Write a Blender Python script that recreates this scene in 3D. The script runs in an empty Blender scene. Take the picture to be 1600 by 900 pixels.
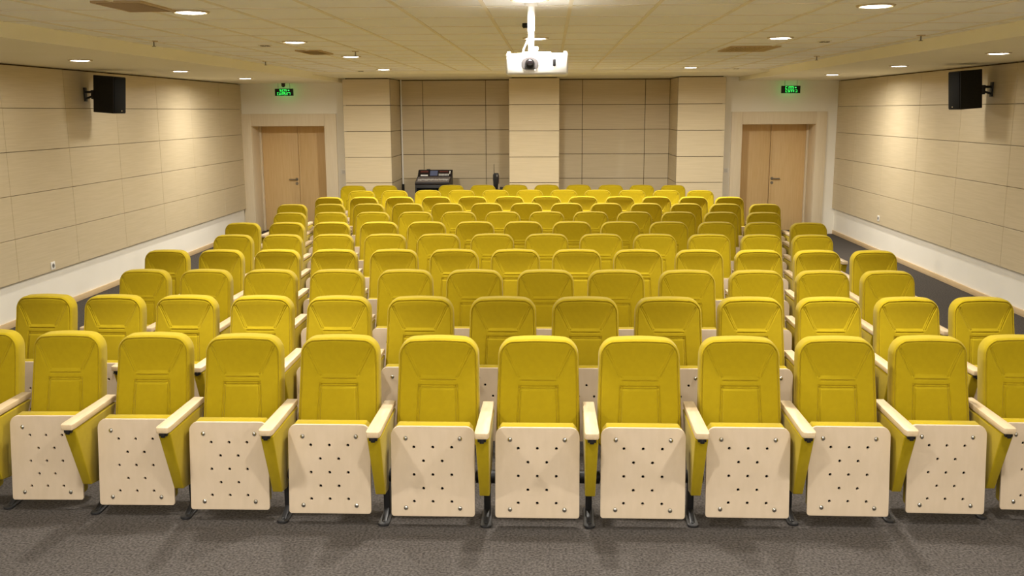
import bpy, bmesh, math, random
from mathutils import Vector, Matrix

# ------------------------------------------------------------------ camera, light, exposure
S = 1.07                      # metres per drawing unit
EYE = 2.095                   # eye height above the floor, in units
C = bpy.context.scene.collection
sc = bpy.context.scene
cam_data = bpy.data.cameras.new('camera')
cam = bpy.data.objects.new('camera', cam_data)
C.objects.link(cam)
cam_data.sensor_width = 36.0
cam_data.lens = 36.0 * 1487.4 / 1600.0
cam_data.clip_start = 0.02
PITCH, YAW, ROLL = 0.18379, -0.040512, -0.0046591
cam.matrix_world = (Matrix.Translation((0, 0, EYE * S)) @ Matrix.Rotation(-YAW, 4, 'Z')
                    @ Matrix.Rotation(math.pi / 2 - PITCH, 4, 'X') @ Matrix.Rotation(ROLL, 4, 'Z'))
sc.camera = cam
sc.view_settings.view_transform = 'Standard'
sc.view_settings.look = 'None'
sc.view_settings.exposure = 0.12
sc.view_settings.gamma = 1.0
sc.view_settings.use_curve_mapping = False
sc.cycles.use_denoising = True
sc.cycles.max_bounces = 10
sc.cycles.diffuse_bounces = 6
LAMP_W = 44.0                 # each downlight of the tiled ceiling
SOFFIT_W, REAR_W, STAGE_W = 10.0, 84.0, 34.0 # downlights of the side soffits, of the last row before the rear wall, and unseen ones added near the camera
LAMP_COLOR = (1.0, 0.94, 0.85)
world = bpy.data.worlds.new('world')
sc.world = world
world.use_nodes = True
world.node_tree.nodes['Background'].inputs[0].default_value = (1.0, 0.9, 0.75, 1)
world.node_tree.nodes['Background'].inputs[1].default_value = 0.05
random.seed(4)

# ------------------------------------------------------------------ materials
def lin(r, g, b):
    f = lambda c: (c / 12.92 if c <= 0.04045 else ((c + 0.055) / 1.055) ** 2.4)
    return (f(r / 255.0), f(g / 255.0), f(b / 255.0), 1.0)

def base_mat(name, rgb, rough=0.6, metal=0.0, spec=0.4, sheen=0.0):
    m = bpy.data.materials.new(name)
    m.use_nodes = True
    b = m.node_tree.nodes['Principled BSDF']
    b.inputs['Base Color'].default_value = lin(*rgb)
    b.inputs['Roughness'].default_value = rough
    b.inputs['Metallic'].default_value = metal
    b.inputs['Specular IOR Level'].default_value = spec
    if sheen:
        b.inputs['Sheen Weight'].default_value = sheen
        b.inputs['Sheen Roughness'].default_value = 0.5
    return m

def noise_mat(name, a, b_, scale, rough=0.6, stretch=(1, 1, 1), spec=0.4, bump=0.0, bump_scale=None,
              coord='pos', detail=4.0, sheen=0.0, lo=0.35, hi=0.65, dist=0.02):
    m = base_mat(name, a, rough, 0.0, spec, sheen)
    nt = m.node_tree
    N = nt.nodes.new
    if coord == 'pos':
        g = N('ShaderNodeNewGeometry'); src = g.outputs['Position']
    else:
        g = N('ShaderNodeTexCoord'); src = g.outputs['Object']
    mp = N('ShaderNodeMapping'); mp.inputs['Scale'].default_value = stretch
    nt.links.new(src, mp.inputs['Vector'])
    nz = N('ShaderNodeTexNoise'); nz.inputs['Scale'].default_value = scale; nz.inputs['Detail'].default_value = detail
    nt.links.new(mp.outputs[0], nz.inputs['Vector'])
    cr = N('ShaderNodeValToRGB')
    cr.color_ramp.elements[0].position = lo; cr.color_ramp.elements[0].color = lin(*a)
    cr.color_ramp.elements[1].position = hi; cr.color_ramp.elements[1].color = lin(*b_)
    nt.links.new(nz.outputs['Fac'], cr.inputs[0])
    nt.links.new(cr.outputs[0], nt.nodes['Principled BSDF'].inputs['Base Color'])
    if bump:
        n2 = N('ShaderNodeTexNoise'); n2.inputs['Scale'].default_value = bump_scale or scale * 3; n2.inputs['Detail'].default_value = 3
        nt.links.new(mp.outputs[0], n2.inputs['Vector'])
        bp = N('ShaderNodeBump'); bp.inputs['Strength'].default_value = bump; bp.inputs['Distance'].default_value = dist
        nt.links.new(n2.outputs['Fac'], bp.inputs['Height'])
        nt.links.new(bp.outputs[0], nt.nodes['Principled BSDF'].inputs['Normal'])
    return m

def emit_mat(name, rgb, strength):
    m = base_mat(name, rgb, 0.5)
    b = m.node_tree.nodes['Principled BSDF']
    b.inputs['Emission Color'].default_value = lin(*rgb)
    b.inputs['Emission Strength'].default_value = strength
    return m

M = {}
M['fabric'] = noise_mat('mustard_fabric', (169, 147, 6), (173, 151, 8), 30, 0.85, spec=0.2, bump=0.06, bump_scale=600, coord='obj', sheen=0.1, dist=0.002)
M['birch'] = noise_mat('birch_plywood', (209, 191, 166), (213, 195, 171), 5, 0.42, (5, 5, 1.5), coord='obj', spec=0.45)
M['armwood'] = noise_mat('beech_armrest', (208, 185, 148), (217, 196, 162), 7, 0.4, (8, 1.2, 8), coord='obj', spec=0.45)
M['steel'] = base_mat('black_steel', (38, 38, 40), 0.45, 0.0, 0.5)
M['black'] = base_mat('black_plastic', (22, 21, 22), 0.5, 0.0, 0.4)
M['hole'] = base_mat('black_and_hole_shade', (8, 8, 8), 0.95, 0.0, 0.1)  # plain black; also stands in for the shade inside holes
M['chrome'] = base_mat('chrome', (200, 198, 192), 0.22, 1.0)
M['panel'] = noise_mat('maple_wall_panel', (207, 192, 159), (214, 199, 168), 3.0, 0.5, (0.7, 0.7, 22), spec=0.35, detail=6)
M['gap'] = base_mat('dark_joint', (96, 74, 48), 0.9, 0.0, 0.1)
M['plaster'] = noise_mat('cream_plaster', (246, 242, 230), (248, 244, 233), 3, 0.9, spec=0.15)
M['soffit'] = noise_mat('soffit_paint', (245, 241, 222), (247, 243, 225), 2, 0.9, spec=0.15)
M['tile'] = noise_mat('ceiling_tile', (246, 248, 252), (250, 251, 253), 120, 0.95, spec=0.1)
M['tbar'] = base_mat('ceiling_bar', (236, 230, 216), 0.6, 0.0, 0.3)
M['door'] = noise_mat('beech_door', (224, 191, 136), (231, 200, 148), 2.4, 0.45, (26, 26, 1.0), spec=0.35, detail=6)
M['frame'] = noise_mat('pale_frame_wood', (230, 215, 186), (235, 221, 194), 2.6, 0.5, (20, 20, 1.0), spec=0.35, detail=5)
M['base'] = noise_mat('beech_baseboard', (214, 186, 143), (222, 196, 154), 3, 0.5, (2, 2, 20), spec=0.35)
M['white'] = base_mat('white_plastic', (243, 241, 236), 0.4, 0.0, 0.4)
M['satin'] = base_mat('satin_steel', (150, 140, 124), 0.45, 0.6)
M['grey'] = base_mat('grey_plastic', (130, 126, 120), 0.5, 0.0, 0.4)
M['lensgrey'] = base_mat('grey_lens_surround', (92, 88, 88), 0.4, 0.0, 0.4)
M['lens'] = base_mat('dark_lens_glass', (22, 18, 20), 0.12, 0.0, 0.7)
M['vent'] = base_mat('brown_vent_metal', (196, 172, 134), 0.6, 0.0, 0.3)
M['ventdark'] = base_mat('vent_duct', (60, 46, 28), 0.9, 0.0, 0.1)
M['bezel'] = base_mat('downlight_rim', (205, 190, 160), 0.7, 0.0, 0.4)
M['glow'] = emit_mat('lit_diffuser', (255, 246, 232), 14.0)
M['green'] = emit_mat('green_sign_glow', (70, 250, 115), 1.0)
M['signblack'] = base_mat('sign_black', (10, 14, 10), 0.3, 0.0, 0.4)
M['speaker'] = noise_mat('speaker_black', (24, 22, 18), (30, 28, 23), 90, 0.75, spec=0.25, coord='obj')
M['grille'] = noise_mat('speaker_grille', (12, 11, 9), (16, 15, 12), 300, 0.8, spec=0.12, coord='obj')
M['screen'] = emit_mat('mixer_screen', (84, 92, 120), 0.12)
M['console'] = base_mat('console_grey', (120, 114, 112), 0.5, 0.0, 0.4)
M['consoledark'] = base_mat('console_dark', (28, 22, 24), 0.5, 0.0, 0.4)
M['maroon'] = base_mat('console_maroon', (98, 52, 46), 0.5, 0.0, 0.4)
M['fader'] = base_mat('fader_white', (225, 225, 222), 0.5, 0.0, 0.4)

def carpet():
    m = noise_mat('grey_carpet', (55, 51, 48), (101, 96, 92), 75, 0.95, spec=0.1, bump=0.35, bump_scale=260, dist=0.004, detail=6, lo=0.3, hi=0.7)
    nt = m.node_tree
    N = nt.nodes.new
    g = N('ShaderNodeNewGeometry')
    br = N('ShaderNodeTexBrick')
    br.offset = 0.5
    br.inputs['Scale'].default_value = 1.0
    br.inputs['Brick Width'].default_value = 1.0
    br.inputs['Row Height'].default_value = 0.5
    br.inputs['Mortar Size'].default_value = 0.004
    br.inputs['Mortar Smooth'].default_value = 0.6
    br.inputs['Color1'].default_value = (0.97, 0.97, 0.97, 1)
    br.inputs['Color2'].default_value = (1.0, 1.0, 1.0, 1)
    br.inputs['Mortar'].default_value = (0.82, 0.82, 0.82, 1)
    nt.links.new(g.outputs['Position'], br.inputs['Vector'])
    mx = N('ShaderNodeMix'); mx.data_type = 'RGBA'; mx.blend_type = 'MULTIPLY'
    mx.inputs['Factor'].default_value = 1.0
    b = nt.nodes['Principled BSDF']
    old = b.inputs['Base Color'].links[0].from_socket
    nt.links.new(old, mx.inputs[6]); nt.links.new(br.outputs['Color'], mx.inputs[7])
    nt.links.new(mx.outputs[2], b.inputs['Base Color'])
    return m
M['carpet'] = carpet()

# ------------------------------------------------------------------ builders
class MB:
    """Collects shapes, in units, into one mesh."""
    def __init__(self):
        self.bm = bmesh.new()
        self.mats = []
    def mi(self, mat):
        if mat not in self.mats: self.mats.append(mat)
        return self.mats.index(mat)
    def box(self, x0, x1, y0, y1, z0, z1, mat=None, bev=0.0, seg=2, rot=None, about=None):
        bm = self.bm
        r = bmesh.ops.create_cube(bm, size=1.0)
        vs = r['verts']
        for v in vs:
            v.co = Vector(((x0 + x1) / 2 + v.co.x * (x1 - x0), (y0 + y1) / 2 + v.co.y * (y1 - y0), (z0 + z1) / 2 + v.co.z * (z1 - z0)))
        fs = set(f for v in vs for f in v.link_faces)
        if mat is not None:
            for f in fs: f.material_index = self.mi(mat)
        if bev:
            es = list(set(e for v in vs for e in v.link_edges))
            r2 = bmesh.ops.bevel(bm, geom=es, offset=bev, segments=seg, affect='EDGES', profile=0.5)
            vs = list(set(v for f in r2['faces'] for v in f.verts) | set(v for v in vs if v.is_valid))
        if rot is not None:
            ab = Vector(about) if about else Vector(((x0 + x1) / 2, (y0 + y1) / 2, (z0 + z1) / 2))
            bmesh.ops.rotate(bm, cent=ab, matrix=rot, verts=vs)
        return vs
    def cyl(self, p0, p1, r0, r1=None, n=20, mat=None, caps=True):
        p0, p1 = Vector(p0), Vector(p1)
        r1 = r0 if r1 is None else r1
        d = p1 - p0
        r = bmesh.ops.create_cone(self.bm, cap_ends=caps, cap_tris=False, segments=n, radius1=r0, radius2=r1, depth=d.length)
        q = d.to_track_quat('Z', 'Y').to_matrix().to_4x4()
        mt = Matrix.Translation((p0 + p1) / 2) @ q
        bmesh.ops.transform(self.bm, matrix=mt, verts=r['verts'])
        if mat is not None:
            for f in set(f for v in r['verts'] for f in v.link_faces): f.material_index = self.mi(mat)
        return r['verts']
    def sphere(self, c, r, mat=None, u=20, v=12, scale=(1, 1, 1)):
        q = bmesh.ops.create_uvsphere(self.bm, u_segments=u, v_segments=v, radius=r)
        for w in q['verts']:
            w.co = Vector(c) + Vector((w.co.x * scale[0], w.co.y * scale[1], w.co.z * scale[2]))
        if mat is not None:
            for f in set(f for w in q['verts'] for f in w.link_faces): f.material_index = self.mi(mat)
        return q['verts']
    def lathe(self, prof, c=(0, 0, 0), n=32, mat=None):
        """prof: (radius, height) pairs round the vertical axis through c."""
        rings = []
        for r, h in prof:
            rings.append([self.bm.verts.new((c[0] + r * math.cos(2 * math.pi * i / n), c[1] + r * math.sin(2 * math.pi * i / n), c[2] + h)) for i in range(n)])
        for a, b in zip(rings, rings[1:]):
            for i in range(n):
                f = self.bm.faces.new((a[i], a[(i + 1) % n], b[(i + 1) % n], b[i]))
                if mat is not None: f.material_index = self.mi(mat)
        return rings
    def prism(self, prof, x0, x1, axis='x', mat=None, bev=0.0, seg=2, taper=None):
        """prof: (a, b) outline, extruded between x0 and x1 along the axis; a,b = the other two axes in order."""
        def mk(a, b, t):
            return {'x': (t, a, b), 'y': (a, t, b), 'z': (a, b, t)}[axis]
        lo = [self.bm.verts.new(mk(a, b, x0)) for a, b in prof]
        hi = [self.bm.verts.new(mk(a, b, x1)) for a, b in prof]
        fs = [self.bm.faces.new(lo), self.bm.faces.new(list(reversed(hi)))]
        n = len(prof)
        for i in range(n):
            fs.append(self.bm.faces.new((lo[i], hi[i], hi[(i + 1) % n], lo[(i + 1) % n])))
        if mat is not None:
            for f in fs: f.material_index = self.mi(mat)
        vs = lo + hi
        if bev:
            es = list(set(e for f in fs for e in f.edges))
            r = bmesh.ops.bevel(self.bm, geom=es, offset=bev, segments=seg, affect='EDGES', profile=0.5)
            vs = list(set(v for f in r['faces'] for v in f.verts) | set(v for v in vs if v.is_valid))
        return vs
    def mesh(self, name, mat, smooth=True, angle=35):
        bm = self.bm
        bmesh.ops.recalc_face_normals(bm, faces=bm.faces)
        bmesh.ops.scale(bm, vec=(S, S, S), verts=bm.verts)
        me = bpy.data.meshes.new(name)
        if smooth:
            for f in bm.faces: f.smooth = True
            lim = math.radians(angle)
            for e in bm.edges:
                e.smooth = len(e.link_faces) == 2 and e.calc_face_angle(0) < lim
        bm.to_mesh(me)
        bm.free()
        for mm in (self.mats or [mat]): me.materials.append(mm)
        return me
    def build(self, name, mat=None, parent=None, loc=(0, 0, 0), kind=None, smooth=True, angle=35):
        return link(name, self.mesh(name, mat, smooth, angle), parent, loc, kind)

def link(name, me, parent=None, loc=(0, 0, 0), kind=None):
    o = bpy.data.objects.new(name, me)
    C.objects.link(o)
    o.parent = parent
    o.location = Vector(loc) * S
    if kind: o['kind'] = kind
    return o

def thing(name, label, cat, loc=(0, 0, 0), rz=0.0, group=None):
    o = bpy.data.objects.new(name, None)
    o.empty_display_size = 0.1
    C.objects.link(o)
    o.location = Vector(loc) * S
    o.rotation_euler = (0, 0, rz)
    o['label'] = label; o['category'] = cat
    if group: o['group'] = group
    return o

def tag(o, label, cat, group=None):
    o['label'] = label; o['category'] = cat
    if group: o['group'] = group
    return o

# ------------------------------------------------------------------ room shell (z above the floor = photograph height + EYE)
XL, XR = -5.30, 4.804          # faces of the side wall panels
YR = 16.43                     # rear plaster wall with the doors
YF = -2.0                      # wall behind the camera
YC, YW = 15.95, 17.0           # pillar faces, recess wall
ZS, ZSR, ZC = EYE + 0.4785, EYE + 0.545, EYE + 0.58   # side soffit, rear soffit, tiled ceiling
SXL, SXR, SYR = -3.50, 3.15, 14.2                    # inner edges of the soffits
PANEL = 0.427
ZB = EYE - 1.658               # lower edge of the side panels
PT = 0.045                     # panel thickness

b = MB(); b.box(XL - .3, XR + .3, YF - .2, YW + .2, -.12, 0); b.build('floor', M['carpet'], kind='structure')

b = MB(); b.box(SXL - .1, SXR + .1, YF - .1, SYR + .1, ZC, ZC + .1)
ceil = b.build('ceiling', M['tile'], kind='structure')
b = MB()
x = 0.11 - 0.483 * 7
while x < SXR - .02:
    if x > SXL + .02: b.box(x - .011, x + .011, YF, SYR, ZC - .006, ZC + .004)
    x += 0.483
y = 5.53 - .64 * 11
while y < SYR:
    b.box(SXL, SXR, y - .006, y + .006, ZC - .004, ZC + .004)
    y += .64
b.build('tile_grid', M['tbar'], ceil)

b = MB(); b.box(XL - .2, SXL, YF - .1, YW + .1, ZS, ZC + .2, bev=0); b.build('ceiling_soffit_left', M['soffit'], kind='structure')
b = MB(); b.box(SXR, XR + .2, YF - .1, YW + .1, ZS, ZC + .2); b.build('ceiling_soffit_right', M['soffit'], kind='structure')
b = MB(); b.box(SXL, SXR, SYR, YW + .1, ZSR, ZC + .2); b.build('ceiling_soffit_rear', M['soffit'], kind='structure')

def panels(mb, u_edges, z_edges, face, side, gap=.005, bev=.002):
    """Panels standing proud of a wall. side: which way they face ('+x','-x','-y')."""
    for u0, u1 in zip(u_edges, u_edges[1:]):
        for z0, z1 in zip(z_edges, z_edges[1:]):
            g = gap / 2
            if side == '+x': mb.box(face - PT + .012, face, u0 + g, u1 - g, z0 + g, z1 - g, M['panel'], bev, 1)
            elif side == '-x': mb.box(face, face + PT - .012, u0 + g, u1 - g, z0 + g, z1 - g, M['panel'], bev, 1)
            elif side == '-y': mb.box(u0 + g, u1 - g, face, face + PT - .012, z0 + g, z1 - g, M['panel'], bev, 1)

z_side = [ZB + PANEL * i for i in range(5)] + [ZS - .012]
yl = [YF] + [9.166 + 1.2335 * i for i in range(-8, 6)] + [YR]
yl = sorted(v for v in yl if v >= YF)
yr = [YF] + [10.246 + 1.285 * i for i in range(-9, 5)] + [YR]
yr = sorted(v for v in yr if v >= YF)

wl = MB(); wl.box(XL - PT - .2, XL - PT, YF - .2, YW + .2, 0, ZC + .1); wall_l = wl.build('wall_left', M['plaster'], kind='structure')
b = MB(); panels(b, yl, z_side, XL, '+x'); b.box(XL - PT, XL - PT + .013, YF, YR, ZB + .004, ZS - .002, M['gap'])
b.build('panelling', None, wall_l)
wr = MB(); wr.box(XR + PT, XR + PT + .2, YF - .2, YW + .2, 0, ZC + .1); wall_r = wr.build('wall_right', M['plaster'], kind='structure')
b = MB(); panels(b, yr, z_side, XR, '-x'); b.box(XR + PT - .013, XR + PT, YF, YR, ZB + .004, ZS - .002, M['gap'])
b.build('panelling', None, wall_r)
b = MB(); b.box(XL - .25, XR + .25, YF - .2, YF, 0, ZC + .1); b.build('wall_front', M['plaster'], kind='structure')

# rear wall: plaster either side with a doorway each, panelled pillars and recesses between
PLX = (-3.44, -2.65); PCX = (-0.685, 0.15); PRX = (2.08, 2.86)
DL = (-5.15, -3.86); DR = (3.22, 4.47); DTOP = EYE - .225
DY = 16.88
b = MB()
b.box(XL - .2, DL[0], YR, YR + .6, 0, ZC + .1)
b.box(DL[1], PLX[0] + .1, YR, YR + .6, 0, ZC + .1)
b.box(DL[0], DL[1], YR, YR + .6, DTOP, ZC + .1)
b.build('wall_rear_left', M['plaster'], kind='structure')
b = MB()
b.box(PRX[1] - .1, DR[0], YR, YR + .6, 0, ZC + .1)
b.box(DR[1], XR + .2, YR, YR + .6, 0, ZC + .1)
b.box(DR[0], DR[1], YR, YR + .6, DTOP, ZC + .1)
b.build('wall_rear_right', M['plaster'], kind='structure')

ZT = EYE + .53
z_rear = [ZT - PANEL * i for i in range(6, -1, -1)]
z_rear = [0] + [z for z in z_rear if z > .1]
z_rear[-1] = ZSR - .012

def pillar(x0, x1):
    mb = MB()
    mb.box(x0 + PT, x1 - PT, YC + PT, YW + .1, 0, ZSR + .01, M['gap'])
    panels(mb, [x0, x1], z_rear, YC, '-y')
    for z0, z1 in zip(z_rear, z_rear[1:]):
        g = .0025
        mb.box(x0, x0 + PT - .005, YC + PT - .012 + .004, YW, z0 + g, z1 - g, M['panel'], .002, 1)
        mb.box(x1 - PT + .005, x1, YC + PT - .012 + .004, YW, z0 + g, z1 - g, M['panel'], .002, 1)
    return mb.build('column', None, kind='structure')
for px in (PLX, PCX, PRX): pillar(*px)

b = MB()
b.box(PLX[1] - .1, PCX[0] + .1, YW + PT, YW + PT + .15, 0, ZC + .1, M['gap'])
panels(b, [PLX[1], -2.245, -1.137, PCX[0]], z_rear, YW, '-y'); b.build('wall_recess_left', None, kind='structure')
b = MB()
b.box(PCX[1] - .1, PRX[0] + .1, YW + PT, YW + PT + .15, 0, ZC + .1, M['gap'])
panels(b, [PCX[1], .561, 1.652, PRX[0]], z_rear, YW, '-y'); b.build('wall_recess_right', None, kind='structure')

# baseboards
ZBB = .066
b = MB(); b.box(XL - PT, XL - PT + .018, YF, YR, 0, ZBB, bev=.004); b.build('baseboard_left', M['base'], kind='structure')
b = MB(); b.box(XR + PT - .018, XR + PT, YF, YR, 0, ZBB, bev=.004); b.build('baseboard_right', M['base'], kind='structure')

def door(n, x0, x1, split, fx0, fx1, handle_on):
    """Double door set back in its lining, with the broad flat frame on the wall face."""
    mb = MB()
    ft = EYE - .03
    mb.box(fx0, x0 + .012, YR - .035, YR, 0, ft, bev=.004)
    mb.box(x1 - .012, fx1, YR - .035, YR, 0, ft, bev=.004)
    mb.box(x0 + .012, x1 - .012, YR - .035, YR, DTOP - .012, ft, bev=.004)
    mb.box(x0, x0 + .016, YR, DY + .02, 0, DTOP, bev=.002)
    mb.box(x1 - .016, x1, YR, DY + .02, 0, DTOP, bev=.002)
    mb.box(x0 + .016, x1 - .016, YR, DY + .02, DTOP - .016, DTOP, bev=.002)
    # stop beads
    mb.box(x0 + .016, x0 + .05, DY - .06, DY, 0, DTOP - .016, bev=.003)
    mb.box(x1 - .05, x1 - .016, DY - .06, DY, 0, DTOP - .016, bev=.003)
    root = mb.build('door_%d' % n, M['frame'], kind='structure')
    for a, c in ((x0 + .018, split - .004), (split + .004, x1 - .018)):
        q = MB(); q.box(a, c, DY, DY + .04, .01, DTOP - .02, bev=.003); q.build('door_leaf', M['door'], root)
    q = MB(); q.box(split + .004, split + .034, DY - .008, DY, .012, DTOP - .024, bev=.002); q.build('cover_strip', M['door'], root)
    s = handle_on
    hx, hz = split + s * .05, EYE - 1.178
    q = MB()
    q.cyl((hx, DY + .002, hz), (hx, DY - .01, hz), .026)
    q.cyl((hx, DY - .01, hz), (hx, DY - .05, hz), .01)
    q.cyl((hx - s * .005, DY - .05, hz), (hx + s * .12, DY - .05, hz), .010)
    q.sphere((hx + s * .12, DY - .05, hz), .010)
    q.build('door_handle', M['satin'], root)
    q = MB(); q.cyl((hx, DY + .002, hz - .075), (hx, DY - .012, hz - .075), .025); q.cyl((hx, DY - .012, hz - .075), (hx, DY - .014, hz - .075), .011, mat=None)
    q.build('lock_plate', M['satin'], root)
    return root
door(1, DL[0], DL[1], -4.463, XL - PT + .02, -3.665, -1)
door(2, DR[0], DR[1], 3.82, 3.05, 4.635, 1)

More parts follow.
